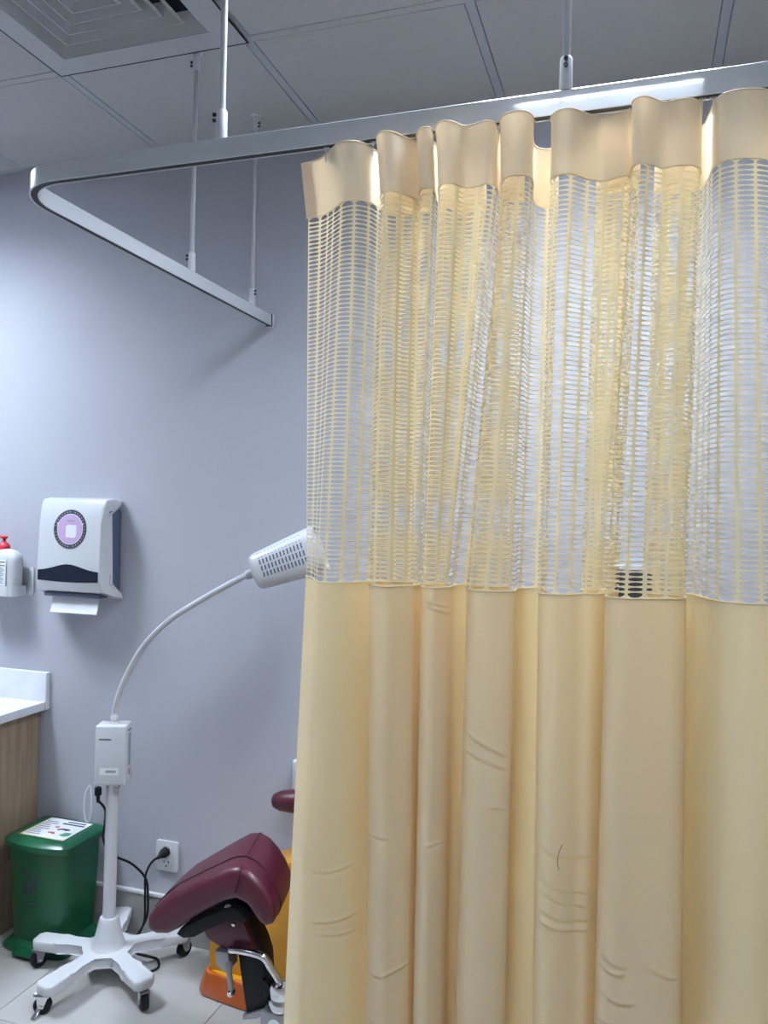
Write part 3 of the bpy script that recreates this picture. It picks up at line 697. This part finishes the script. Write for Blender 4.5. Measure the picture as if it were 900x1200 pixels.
for k, a in enumerate(ANG):
    d = Vector((math.cos(a), math.sin(a), 0)); P = Vector((hx_, hy_, 0))+d*RL
    sw = [200, 320, 70, 150, 250][k]; wd = Vector((math.cos(math.radians(sw)), math.sin(math.radians(sw)), 0)); ax = Vector((-wd.y, wd.x, 0))
    wc = P+wd*.012+Vector((0, 0, -CH+.0255))
    wh = obj('castor_wheel', lathe(BM(), [(.012, -.011), (.022, -.011), (.0255, -.008), (.0255, .008), (.022, .011), (.012, .011)], 20, wc, ax), M_BLACK, t)
    bm = BM(); lathe(bm, [(.006, 0), (.006, .014), (.018, .015), (.019, .0165)], 14, (P.x, P.y, -CH+.044))
    for s in (-1, 1):
        o_ = ax*(.0135*s)
        q = [wc+o_+wd*(-.020)+Vector((0, 0, .030)), wc+o_+wd*(.014)+Vector((0, 0, .030)), wc+o_+wd*(.010)+Vector((0, 0, -.004)), wc+o_+wd*(-.006)+Vector((0, 0, -.006))]
        A = [bm.verts.new(v+ax*.0015) for v in q]; B = [bm.verts.new(v-ax*.0015) for v in q]
        bm.faces.new(A); bm.faces.new(B[::-1])
        for i in range(4): bm.faces.new((A[i], A[(i+1) % 4], B[(i+1) % 4], B[i]))
    box(bm, (-.02, -.0145, 0), (.016, .0145, .003), 0, M=Matrix.Translation(wc+Vector((0, 0, .028))) @ Matrix.Rotation(math.radians(sw), 4, 'Z'))
    obj('castor_fork', bm, M_STEEL if k else M_CHROME, t, False)
    obj('castor_axle', lathe(BM(), [(.004, -.017), (.005, -.0165), (.005, .0165), (.004, .017)], 10, wc, ax), M_CHROME, wh)
    if k in (0,):
        b_ = wc+ax*.012
        obj('brake_lever', tube(BM(), [wc+Vector((-.012, .006, .018)), wc+Vector((-.034, .004, .020))], .006, 8), M_STEEL, t)
        obj('brake_lever', box(BM(), (-.008, -.022, -.003), (.008, .012, .003), .002, 1, Matrix.Translation(wc+Vector((-.002, -.022, -.012))) @ Matrix.Rotation(.6, 4, 'X')), M_CHROME, t)
PZ0, PZ1 = LT+.085, -.866
obj('pole', tube(BM(), [(hx_, hy_, PZ0), (hx_+.002, hy_, PZ1)], [.0200, .0190], 24), M_WPLAST2, t)
# control box turned a little so that two faces show
Rb = Matrix.Translation((-1.588, hy_, 0)) @ Matrix.Rotation(math.radians(20), 4, 'Z')
BX, BY, BZ0, BZ1 = .049, .036, -.877, -.688
cb = obj('control_box', box(BM(), (-BX, -BY, BZ0), (BX, BY, BZ1), .006, 3, Rb), M_WPLAST, t)
obj('pole_clamp', box(BM(), (-.018, -.018, BZ0-.014), (.026, .018, BZ0-.001), .002, 1, Rb), M_STEEL, t)
bm = BM(); x = -BX+.014
for wdt in (.006, .005, .004, .006, .005, .007, .005):
    box(bm, (x, -BY-.0006, BZ1-.045), (x+wdt-.001, -BY+.001, BZ1-.0405), 0, 2, Rb); x += wdt
obj('box_lettering', bm, M_INK, cb, False, kind='stuff')
obj('box_sticker', box(BM(), (-BX+.018, -BY-.0005, BZ0+.034), (BX-.022, -BY+.001, BZ0+.056), 0, 2, Rb), M_INKW, cb, False)
obj('sticker_print', box(BM(), (-BX+.036, -BY-.0009, BZ0+.041), (BX-.030, -BY+.0005, BZ0+.049), 0, 2, Rb), M_GREYPRINT, cb, False)
bm = prism(BM(), rrect(-.010, .014, BZ0+.055, BZ1-.030, .006), BX-.001, BX+.0008, 'yz'); bm.transform(Rb); obj('display_strip', bm, M_PANEL, cb)
obj('side_print', box(BM(), (BX-.001, -.016, BZ1-.022), (BX+.0006, .016, BZ1-.017), 0, 2, Rb), M_INK, cb, False)
bm = lathe(BM(), [(.009, 0), (.009, .003), (.007, .004)], 16, (BX-.0005, .002, BZ0+.036), (1, 0, 0)); bm.transform(Rb); obj('dial', bm, M_STEEL, cb)
bm = lathe(BM(), [(.004, 0), (.004, .002), (.003, .0025)], 10, (BX-.0005, .0, BZ0+.020), (1, 0, 0)); bm.transform(Rb); obj('indicator', bm, M_INKW, cb)
NB = Vector((-1.587, hy_, BZ1))
obj('neck_collar', lathe(BM(), [(.014, 0), (.014, .004), (.0105, .006), (.0105, .012), (.013, .013), (.013, .022), (.010, .026), (.009, .038)], 18, NB), M_WPLAST, t)
neck = smooth_pts([NB+Vector((0, 0, .03)), (-1.578, 2.150, -.620), (-1.552, 2.143, -.560), (-1.475, 2.130, -.437), (-1.385, 2.122, -.350), (-1.288, 2.113, -.289), (-1.185, 2.105, -.232), (-1.098, 2.098, -.188)], 8)
obj('gooseneck', tube(BM(), neck, .0092, 12), M_WPLAST2, t)
HO = Vector((-1.104, 2.099, -.191)); HD = Vector((.90, .30, .37)).normalized()
hu = HD.cross(Vector((0, 0, 1))).normalized(); hv = hu.cross(HD).normalized()
def head_pt(a, th, dr=0.0):
    r = np.interp(a, [0, .004, .022, .030, .036, .046, .235, .240], [.010, .014, .014, .046, .052, .055, .073, .073])+dr
    ca, sa = math.cos(th), math.sin(th); e = 2/(2.0 if a < .025 else 2.9)
    return HO+HD*a+hu*(r*math.copysign(abs(ca)**e, ca))+hv*(r*math.copysign(abs(sa)**e, sa))
bm = BM(); rings = []
secs = [0, .004, .022, .0221, .030, .036, .046, .10, .16, .235, .240]
for a in secs: rings.append([bm.verts.new(head_pt(a, 2*PI*k/40)) for k in range(40)])
rings.append([bm.verts.new(head_pt(.240, 2*PI*k/40, -.005)) for k in range(40)])
rings.append([bm.verts.new(head_pt(.215, 2*PI*k/40, -.006)) for k in range(40)])
for A, B in zip(rings, rings[1:]):
    for k in range(40): bm.faces.new((A[k], A[(k+1) % 40], B[(k+1) % 40], B[k]))
bm.faces.new(rings[0][::-1]); bm.faces.new(rings[-1])
hd = obj('lamp_head', bm, M_WPLAST, t, True, angle=35)
bm = BM()
base_th = math.atan2(0.62, 0.78)
# the vents sit on the side of the head that faces the room and upwards
for side in (0,):
    for row in range(4):
        for k in range(13):
            a0 = .060+.0108*k; a1 = a0+.0042
            c0 = math.radians(-168+360) if False else None
            z0 = -.020+.0180*row; z1 = z0+.0135
            q = []
            for aa, zz_ in ((a0, z0), (a1, z0), (a1+.001, z1), (a0+.001, z1)):
                r = np.interp(aa, [.046, .235], [.055, .073])
                # on the flat flank facing the viewer
                sgn = 1
                tt = zz_*(r/.055)
                e = 2.9; rad = (max(r**e-abs(tt)**e, 0))**(1/e)
                q.append(HO+HD*aa+hu*(rad*sgn)+hv*tt)
            n_ = hu
            A = [bm.verts.new(v+n_*.0006) for v in q]; B = [bm.verts.new(v-n_*.001) for v in q]
            bm.faces.new(A)
            for i in range(4): bm.faces.new((A[i], B[i], B[(i+1) % 4], A[(i+1) % 4]))
obj('vent_slots', bm, M_NAVYS, hd, False, kind='stuff')
obj('bulb', lathe(BM(), [(.045, .218), (.046, .222), (.040, .228), (.02, .233), (.001, .235)], 24, HO, HD), M_SCREEN, hd)
# cable loop and lead at the clamp
bm = BM(); tube(bm, smooth_pts([(-1.645, 2.112, -.880), (-1.655, 2.106, -.905), (-1.656, 2.106, -.978), (-1.646, 2.106, -.996), (-1.635, 2.106, -.980), (-1.634, 2.107, -.905), (-1.640, 2.110, -.882)], 6), .0026, 8)
obj('cable_hook', bm, M_WPLAST, t)

# ------------------------------------------------------------------ its lead
cbl = thing('power_cable', 'black power lead running from the wall socket to the lamp stand', 'cable', (-1.5, 2.3, -CH))
FZ = -CH+.0045
pts = [(-1.531, WALL-.045, -1.186), (-1.556, WALL-.052, -1.200), (-1.590, WALL-.045, -1.255), (-1.598, WALL-.035, -1.33), (-1.590, WALL-.05, -1.42), (-1.600, WALL-.085, -1.475), (-1.575, WALL-.115, FZ), (-1.53, WALL-.118, FZ), (-1.485, WALL-.125, FZ), (-1.455, WALL-.165, FZ), (-1.478, WALL-.205, FZ), (-1.525, WALL-.225, FZ), (-1.59, WALL-.19, FZ), (-1.61, WALL-.10, -1.478), (-1.586, WALL-.043, -1.41), (-1.590, WALL-.030, -1.34), (-1.600, WALL-.030, -1.28), (-1.635, WALL-.06, -1.222), (-1.675, WALL-.12, -1.17), (-1.672, WALL-.17, -1.10), (-1.638, WALL-.21, -1.03), (-1.620, WALL-.235, -.97), (-1.621, 2.125, -.93)]
obj('cord', tube(BM(), smooth_pts(pts, 6), .0040, 8), M_BLACK, cbl)
u_ = Vector((-.35, -.55, -.25))
obj('plug', lathe(BM(), [(.013, 0), (.0165, .003), (.0165, .018), (.013, .026), (.008, .034), (.0055, .046)], 14, (-1.528, WALL-.0138, -1.178), (-.18, -.9, -.18)), M_BLACK, cbl)
obj('connector', lathe(BM(), [(.0048, 0), (.006, .02), (.011, .024), (.011, .046), (.006, .050)], 12, (-1.621, 2.125, -.937), (-.02, 0, 1)), M_BLACK, cbl)

# ================================================================== EXAMINATION CHAIR
t = thing('examination_chair', 'gynaecological examination chair with maroon pads on a yellow base, half hidden by the curtain', 'examination chair', (-.9, 2.25, -CH))
ob = [(-1.262, 2.165), (-1.245, 2.150), (-1.10, 2.128), (-.40, 2.110), (-.33, 2.130), (-.31, 2.20), (-.31, 2.32), (-.34, 2.365), (-1.20, 2.365), (-1.255, 2.345), (-1.268, 2.25)]
def scale_out(P, k, c=(-.79, 2.25)): return [(c[0]+(x-c[0])*k, c[1]+(y-c[1])*k) for x, y in P]
bm = BM(); loft(bm, [(ob, -CH+.004), (scale_out(ob, 1.004), -CH+.012), (scale_out(ob, 1.0), -CH+.028), (scale_out(ob, .985), -CH+.050), (scale_out(ob, .965), -CH+.075)])
obj('base_skirt', bm, M_ORANGE, t, True, angle=50, label='glossy orange base skirt')
bm = prism(BM(), [(-1.238, -CH+.03), (-1.236, -1.19), (-1.215, -1.165), (-1.02, -1.065), (-.97, -1.045), (-.80, -.975), (-.46, -.962), (-.42, -.99), (-.40, -CH+.03)], 2.165, 2.345, 'xz', .014, 3, 'caps')
obj('base_body', bm, M_YELLOW, t, True, angle=40, label='glossy yellow base cabinet')
obj('base_inset', prism(BM(), [(-1.225, 2.1635), (-1.16, 2.146), (-1.08, 2.145), (-1.09, 2.172), (-1.21, 2.18)], -CH+.05, -CH+.080, 'xy', .006, 2, 'caps'), M_YELLOW, t)
def pad(bm, lo, hi, bev, seg=4, M=None): return box(bm, lo, hi, bev, seg, M)
obj('seat_pad', pad(BM(), (-.86, 2.02, -.90), (-.40, 2.372, -.81), .035), M_MAROON, t)
obj('seat_frame', box(BM(), (-.80, 2.08, -.962), (-.42, 2.33, -.90), .008, 2), M_BLACKM, t)
Mb = Matrix.Translation((-.36, 2.20, -.80)) @ Matrix.Rotation(math.radians(-38), 4, 'Y')
obj('back_pad', pad(BM(), (0, -.17, -.04), (.70, .17, .05), .035, 4, Mb), M_MAROON, t)
# the near knee rest: a thick padded gutter, its end facing the room
YF = 1.80
prof_px = [(170.5, 1086), (172, 1076), (181, 1065), (200, 1049), (225, 1037), (252, 1026), (268, 1019.5), (281, 1019), (293, 1025), (304, 1036), (313, 1049), (319, 1063), (321, 1077), (318, 1086), (310, 1088), (303, 1084), (296, 1074), (288, 1062), (276, 1056), (262, 1059), (240, 1070), (222, 1080), (208, 1091), (195, 1097), (182, 1097), (174, 1093)]
sec0 = [on_y(a, b, YF) for a, b in prof_px]
cen = np.mean(sec0, axis=0)
def sect(y, k, lift=0.0, dx=0.0):
    return [(cen[0]+(p[0]-cen[0])*k+dx, y, cen[2]+(p[2]-cen[2])*k+lift) for p in sec0]
bm = BM(); rings = []
def inset(P, d):
    o = []; n = len(P)
    for i in range(n):
        a = Vector((P[i-1][0], P[i-1][2])); b = Vector((P[i][0], P[i][2])); c = Vector((P[(i+1) % n][0], P[(i+1) % n][2]))
        tt = (c-a).normalized(); nn = Vector((-tt.y, tt.x))
        o.append((b.x-nn.x*d, P[i][1], b.y-nn.y*d))
    return o
R_ = .020
base0 = sect(YF, 1.0)
area = sum(base0[i][0]*base0[(i+1) % len(base0)][2]-base0[(i+1) % len(base0)][0]*base0[i][2] for i in range(len(base0)))
sg = 1 if area < 0 else -1
# section list: y, inset, lift, shift
slist = []
for a in (0, 25, 50, 75, 90):
    slist.append((YF+R_*(1-math.sin(math.radians(a))), R_*(1-math.cos(math.radians(a)))*.9))
slist = [(YF+R_*(1-math.sin(math.radians(a))), R_*(1-math.cos(math.radians(a)))) for a in (90, 65, 40, 20, 0)]
slist += [(YF+.06, -.002), (YF+.10, -.003), (YF+.15, -.002)]
YE = YF+.21
slist += [(YE-R_*(1-math.sin(math.radians(a))), R_*(1-math.cos(math.radians(a)))) for a in (0, 20, 40, 65, 90)]
for y, ins in slist:
    f_ = (y-YF)/.21
    P = [(x, y, z) for x, _, z in base0]
    P = inset(P, sg*ins)
    # the top rises to a crown along the middle of its length
    P = [(x-.043*f_, y, z+.022*f_*math.exp(-((x+.96)/.11)**2)-.006*f_) for x, y, z in P]
    rings.append([bm.verts.new(p) for p in P])
for A, B in zip(rings, rings[1:]):
    for k in range(len(A)): bm.faces.new((A[k], A[(k+1) % len(A)], B[(k+1) % len(A)], B[k]))
bm.faces.new(rings[0][::-1]); bm.faces.new(rings[-1])
kr_co = [[tuple(v.co) for v in r] for r in rings]
bmesh.ops.subdivide_edges(bm, edges=[e for e in bm.edges], cuts=1, use_grid_fill=True, smooth=0.6) if False else None
kr = obj('knee_rest', bm, M_MAROON, t, True, angle=60)
def on_ring(i0, i1, f): return [Vector(kr_co[i][f]) for i in range(i0, i1)]
# piping seams: along the top, and down the end face
def proud(P, d): return [Vector((p[0], p[1], p[2]))+Vector(d) for p in P]
ridge = 7
sm = [Vector(kr_co[5][i]) for i in range(1, 14)]
obj('seam', tube(BM(), smooth_pts(proud(sm, (0, 0, .0005)), 3), .0018, 6), M_SEAM, kr)
sm = [Vector(kr_co[i][ridge]) for i in range(5, 10)]
obj('seam', tube(BM(), smooth_pts(proud(sm, (0, 0, .0005)), 3), .0014, 6), M_SEAM, kr)
a_ = Vector(kr_co[0][ridge]); b_ = Vector(kr_co[0][18])
obj('seam', tube(BM(), smooth_pts([Vector(kr_co[4][ridge]), Vector(kr_co[2][ridge])+Vector((0, -.0005, 0)), a_+Vector((0, -.0008, -.004)), (a_+b_)/2+Vector((0, -.001, 0)), b_+Vector((0, -.0005, .002))], 4), .0016, 6), M_SEAM, kr)
# black tray under the pad
tp = [(212, 1088), (217, 1081), (240, 1071), (262, 1060), (276, 1057), (288, 1063), (294, 1072), (288, 1076), (280, 1070), (270, 1071), (246, 1084), (232, 1092), (220, 1093)]
tp = [on_y(a, b, YF+.035) for a, b in tp]
obj('rest_tray', prism(BM(), [(p[0], p[2]-.004) for p in tp], YF+.012, YF+.20, 'xz', .004, 2, 'caps'), M_BLACK, t)
YP = 1.885
def pp(a, b, Y=YP):
    v = on_y(a, b, Y); return (v[0], v[2])
obj('hinge_cover', prism(BM(), [pp(*q) for q in ((240, 1084), (252, 1076), (268, 1066), (284, 1066), (291, 1080), (298, 1098), (303, 1112), (280, 1110), (260, 1105), (247, 1097))], YP-.02, YP+.05, 'xz', .008, 3, 'caps'), M_MAROON, t)
obj('hinge_bolt', lathe(BM(), [(.012, 0), (.012, .004), (.008, .006)], 16, (*[on_y(267, 1066, YF+.02)[0]], YF+.025, on_y(267, 1066, YF+.02)[2]), (0, -1, 0)), M_STEEL, t)
obj('hinge_bolt', lathe(BM(), [(.005, 0), (.005, .004), (.003, .005)], 10, (on_y(274, 1083, YP-.02)[0], YP-.0195, on_y(274, 1083, YP-.02)[2]), (0, -1, 0)), M_CHROME, t)
obj('support_post', prism(BM(), [pp(*q) for q in ((285, 1066), (291, 1075), (305, 1108), (310, 1122), (314, 1188), (303, 1191), (289, 1191), (284, 1140), (277, 1112), (290, 1108))], YP+.0, YP+.055, 'xz', .004, 2, 'caps'), M_BLACKM, t)
obj('post_foot', prism(BM(), [pp(*q) for q in ((286, 1188), (287, 1193), (301, 1192), (317, 1186), (318, 1179), (303, 1183))], YP-.01, YP+.045, 'xz', .003, 2, 'caps'), M_STEEL, t)
obj('rod_clamp', prism(BM(), [pp(*q) for q in ((258, 1108), (273, 1110), (275, 1130), (266, 1132), (259, 1124))], YP-.028, YP+.02, 'xz', .004, 2, 'caps'), M_STEEL, t)
def p3(a, b, Y): return tuple(on_y(a, b, Y))
obj('clamp_lever', tube(BM(), smooth_pts([p3(268, 1127, YP-.02), p3(268, 1136, YP-.026), p3(270, 1150, YP-.03), p3(271, 1162, YP-.032)], 4), [.0105]*5+[.0075]*4+[.007]*4, 10), M_STEEL, t)
obj('lever_tip', lathe(BM(), [(.006, -.012), (.0095, -.006), (.0095, .006), (.006, .012)], 12, p3(271, 1163, YP-.032), (0, 1, 0)), M_CHROME, t)
obj('chrome_arm', tube(BM(), smooth_pts([p3(270, 1113, YP-.030), p3(282, 1114, YP-.034), p3(298, 1117.5, YP-.036), p3(309, 1122, YP-.036), p3(318, 1135, YP-.034), p3(327, 1150, YP-.03), p3(333, 1163, YP-.025)], 6), .0095, 14), M_CHROME, t)
jc = p3(330, 1160, YP-.02)
obj('swivel_joint', lathe(BM(), [(.014, .026), (.030, .020), (.0325, .012), (.0325, -.010), (.029, -.016), (.0325, -.022), (.034, -.034), (.030, -.044), (.018, -.047)], 24, jc), M_CHROME, t)
obj('joint_block', box(BM(), (jc[0]-.045, jc[1]-.03, jc[2]-.22), (jc[0]+.05, jc[1]+.05, jc[2]-.048), .005, 2), M_STEEL, t)
obj('block_bolt', lathe(BM(), [(.016, 0), (.016, .004), (.010, .006), (.009, .004), (.001, .004)], 18, (jc[0]-.005, jc[1]-.0305, jc[2]-.075), (0, -1, 0)), M_WPLAST, t)
kn = p3(312, 1157, YP-.028)
bm = BM(); rr = []
for k in range(36):
    a = 2*PI*k/36; r = .026+.0045*math.cos(a*6); rr.append((kn[0]+r*math.cos(a)*.55, kn[2]+r*math.sin(a)))
prism(bm, rr, kn[1]-.014, kn[1]+.014, 'xz', .003, 2, 'caps'); obj('star_knob', bm, M_BLACK, t)
obj('knob_stem', tube(BM(), [(kn[0]+.008, kn[1], kn[2]), (jc[0]-.02, jc[1], jc[2]-.012)], .008, 10), M_STEEL, t)
obj('chair_beam', box(BM(), (jc[0]-.03, jc[1]+.05, jc[2]-.15), (jc[0]+.03, 2.16, jc[2]-.10), .004, 2), M_STEEL, t)
# the far rest, only its tip shows
bm = BM(); lathe(bm, [(.004, 0), (.022, .012), (.031, .035), (.035, .08), (.034, .16), (.028, .20), (.01, .215)], 20, (-1.072, 2.245, -.898), (.95, -.05, .10)); 
obj('far_knee_rest', bm, M_MAROON, t)
obj('far_arm', tube(BM(), smooth_pts([(-.965, 2.24, -.915), (-.955, 2.24, -.95), (-.95, 2.24, -1.0)], 4), .010, 10), M_BLACKM, t)

# ================================================================== BEHIND THE CURTAIN
t = thing('wall_device', 'small dark wall device with a white top rim seen through the curtain net', 'device', (0, WALL, -.30))
mx0, mx1, mz0, mz1, my = -.068, .062, -.30, -.130, 2.33
obj('device_front', box(BM(), (mx0+.003, my, mz0), (mx1-.003, my+.012, mz1-.0125), .003, 2), M_SCREEN, t)
obj('device_shell', box(BM(), (mx0, my+.0125, mz0-.003), (mx1, WALL-.0005, mz1-.0125), .004, 2), M_NAVYS, t)
obj('top_rim', box(BM(), (mx0-.001, my-.002, mz1-.012), (mx1+.001, WALL-.0005, mz1), .003, 2), M_WPLAST, t)
t = thing('wall_box', 'white box on the wall just showing at the curtain edge', 'wall box', (-.95, WALL, -.95))
obj('box_body', box(BM(), (-1.058, WALL-.03, -.905), (-.86, WALL-.0005, -.806), .004, 2), M_WPLAST, t)
obj('box_lid', box(BM(), (-1.054, WALL-.036, -.901), (-.864, WALL-.0305, -.810), .003, 2), M_WPLAST, t)
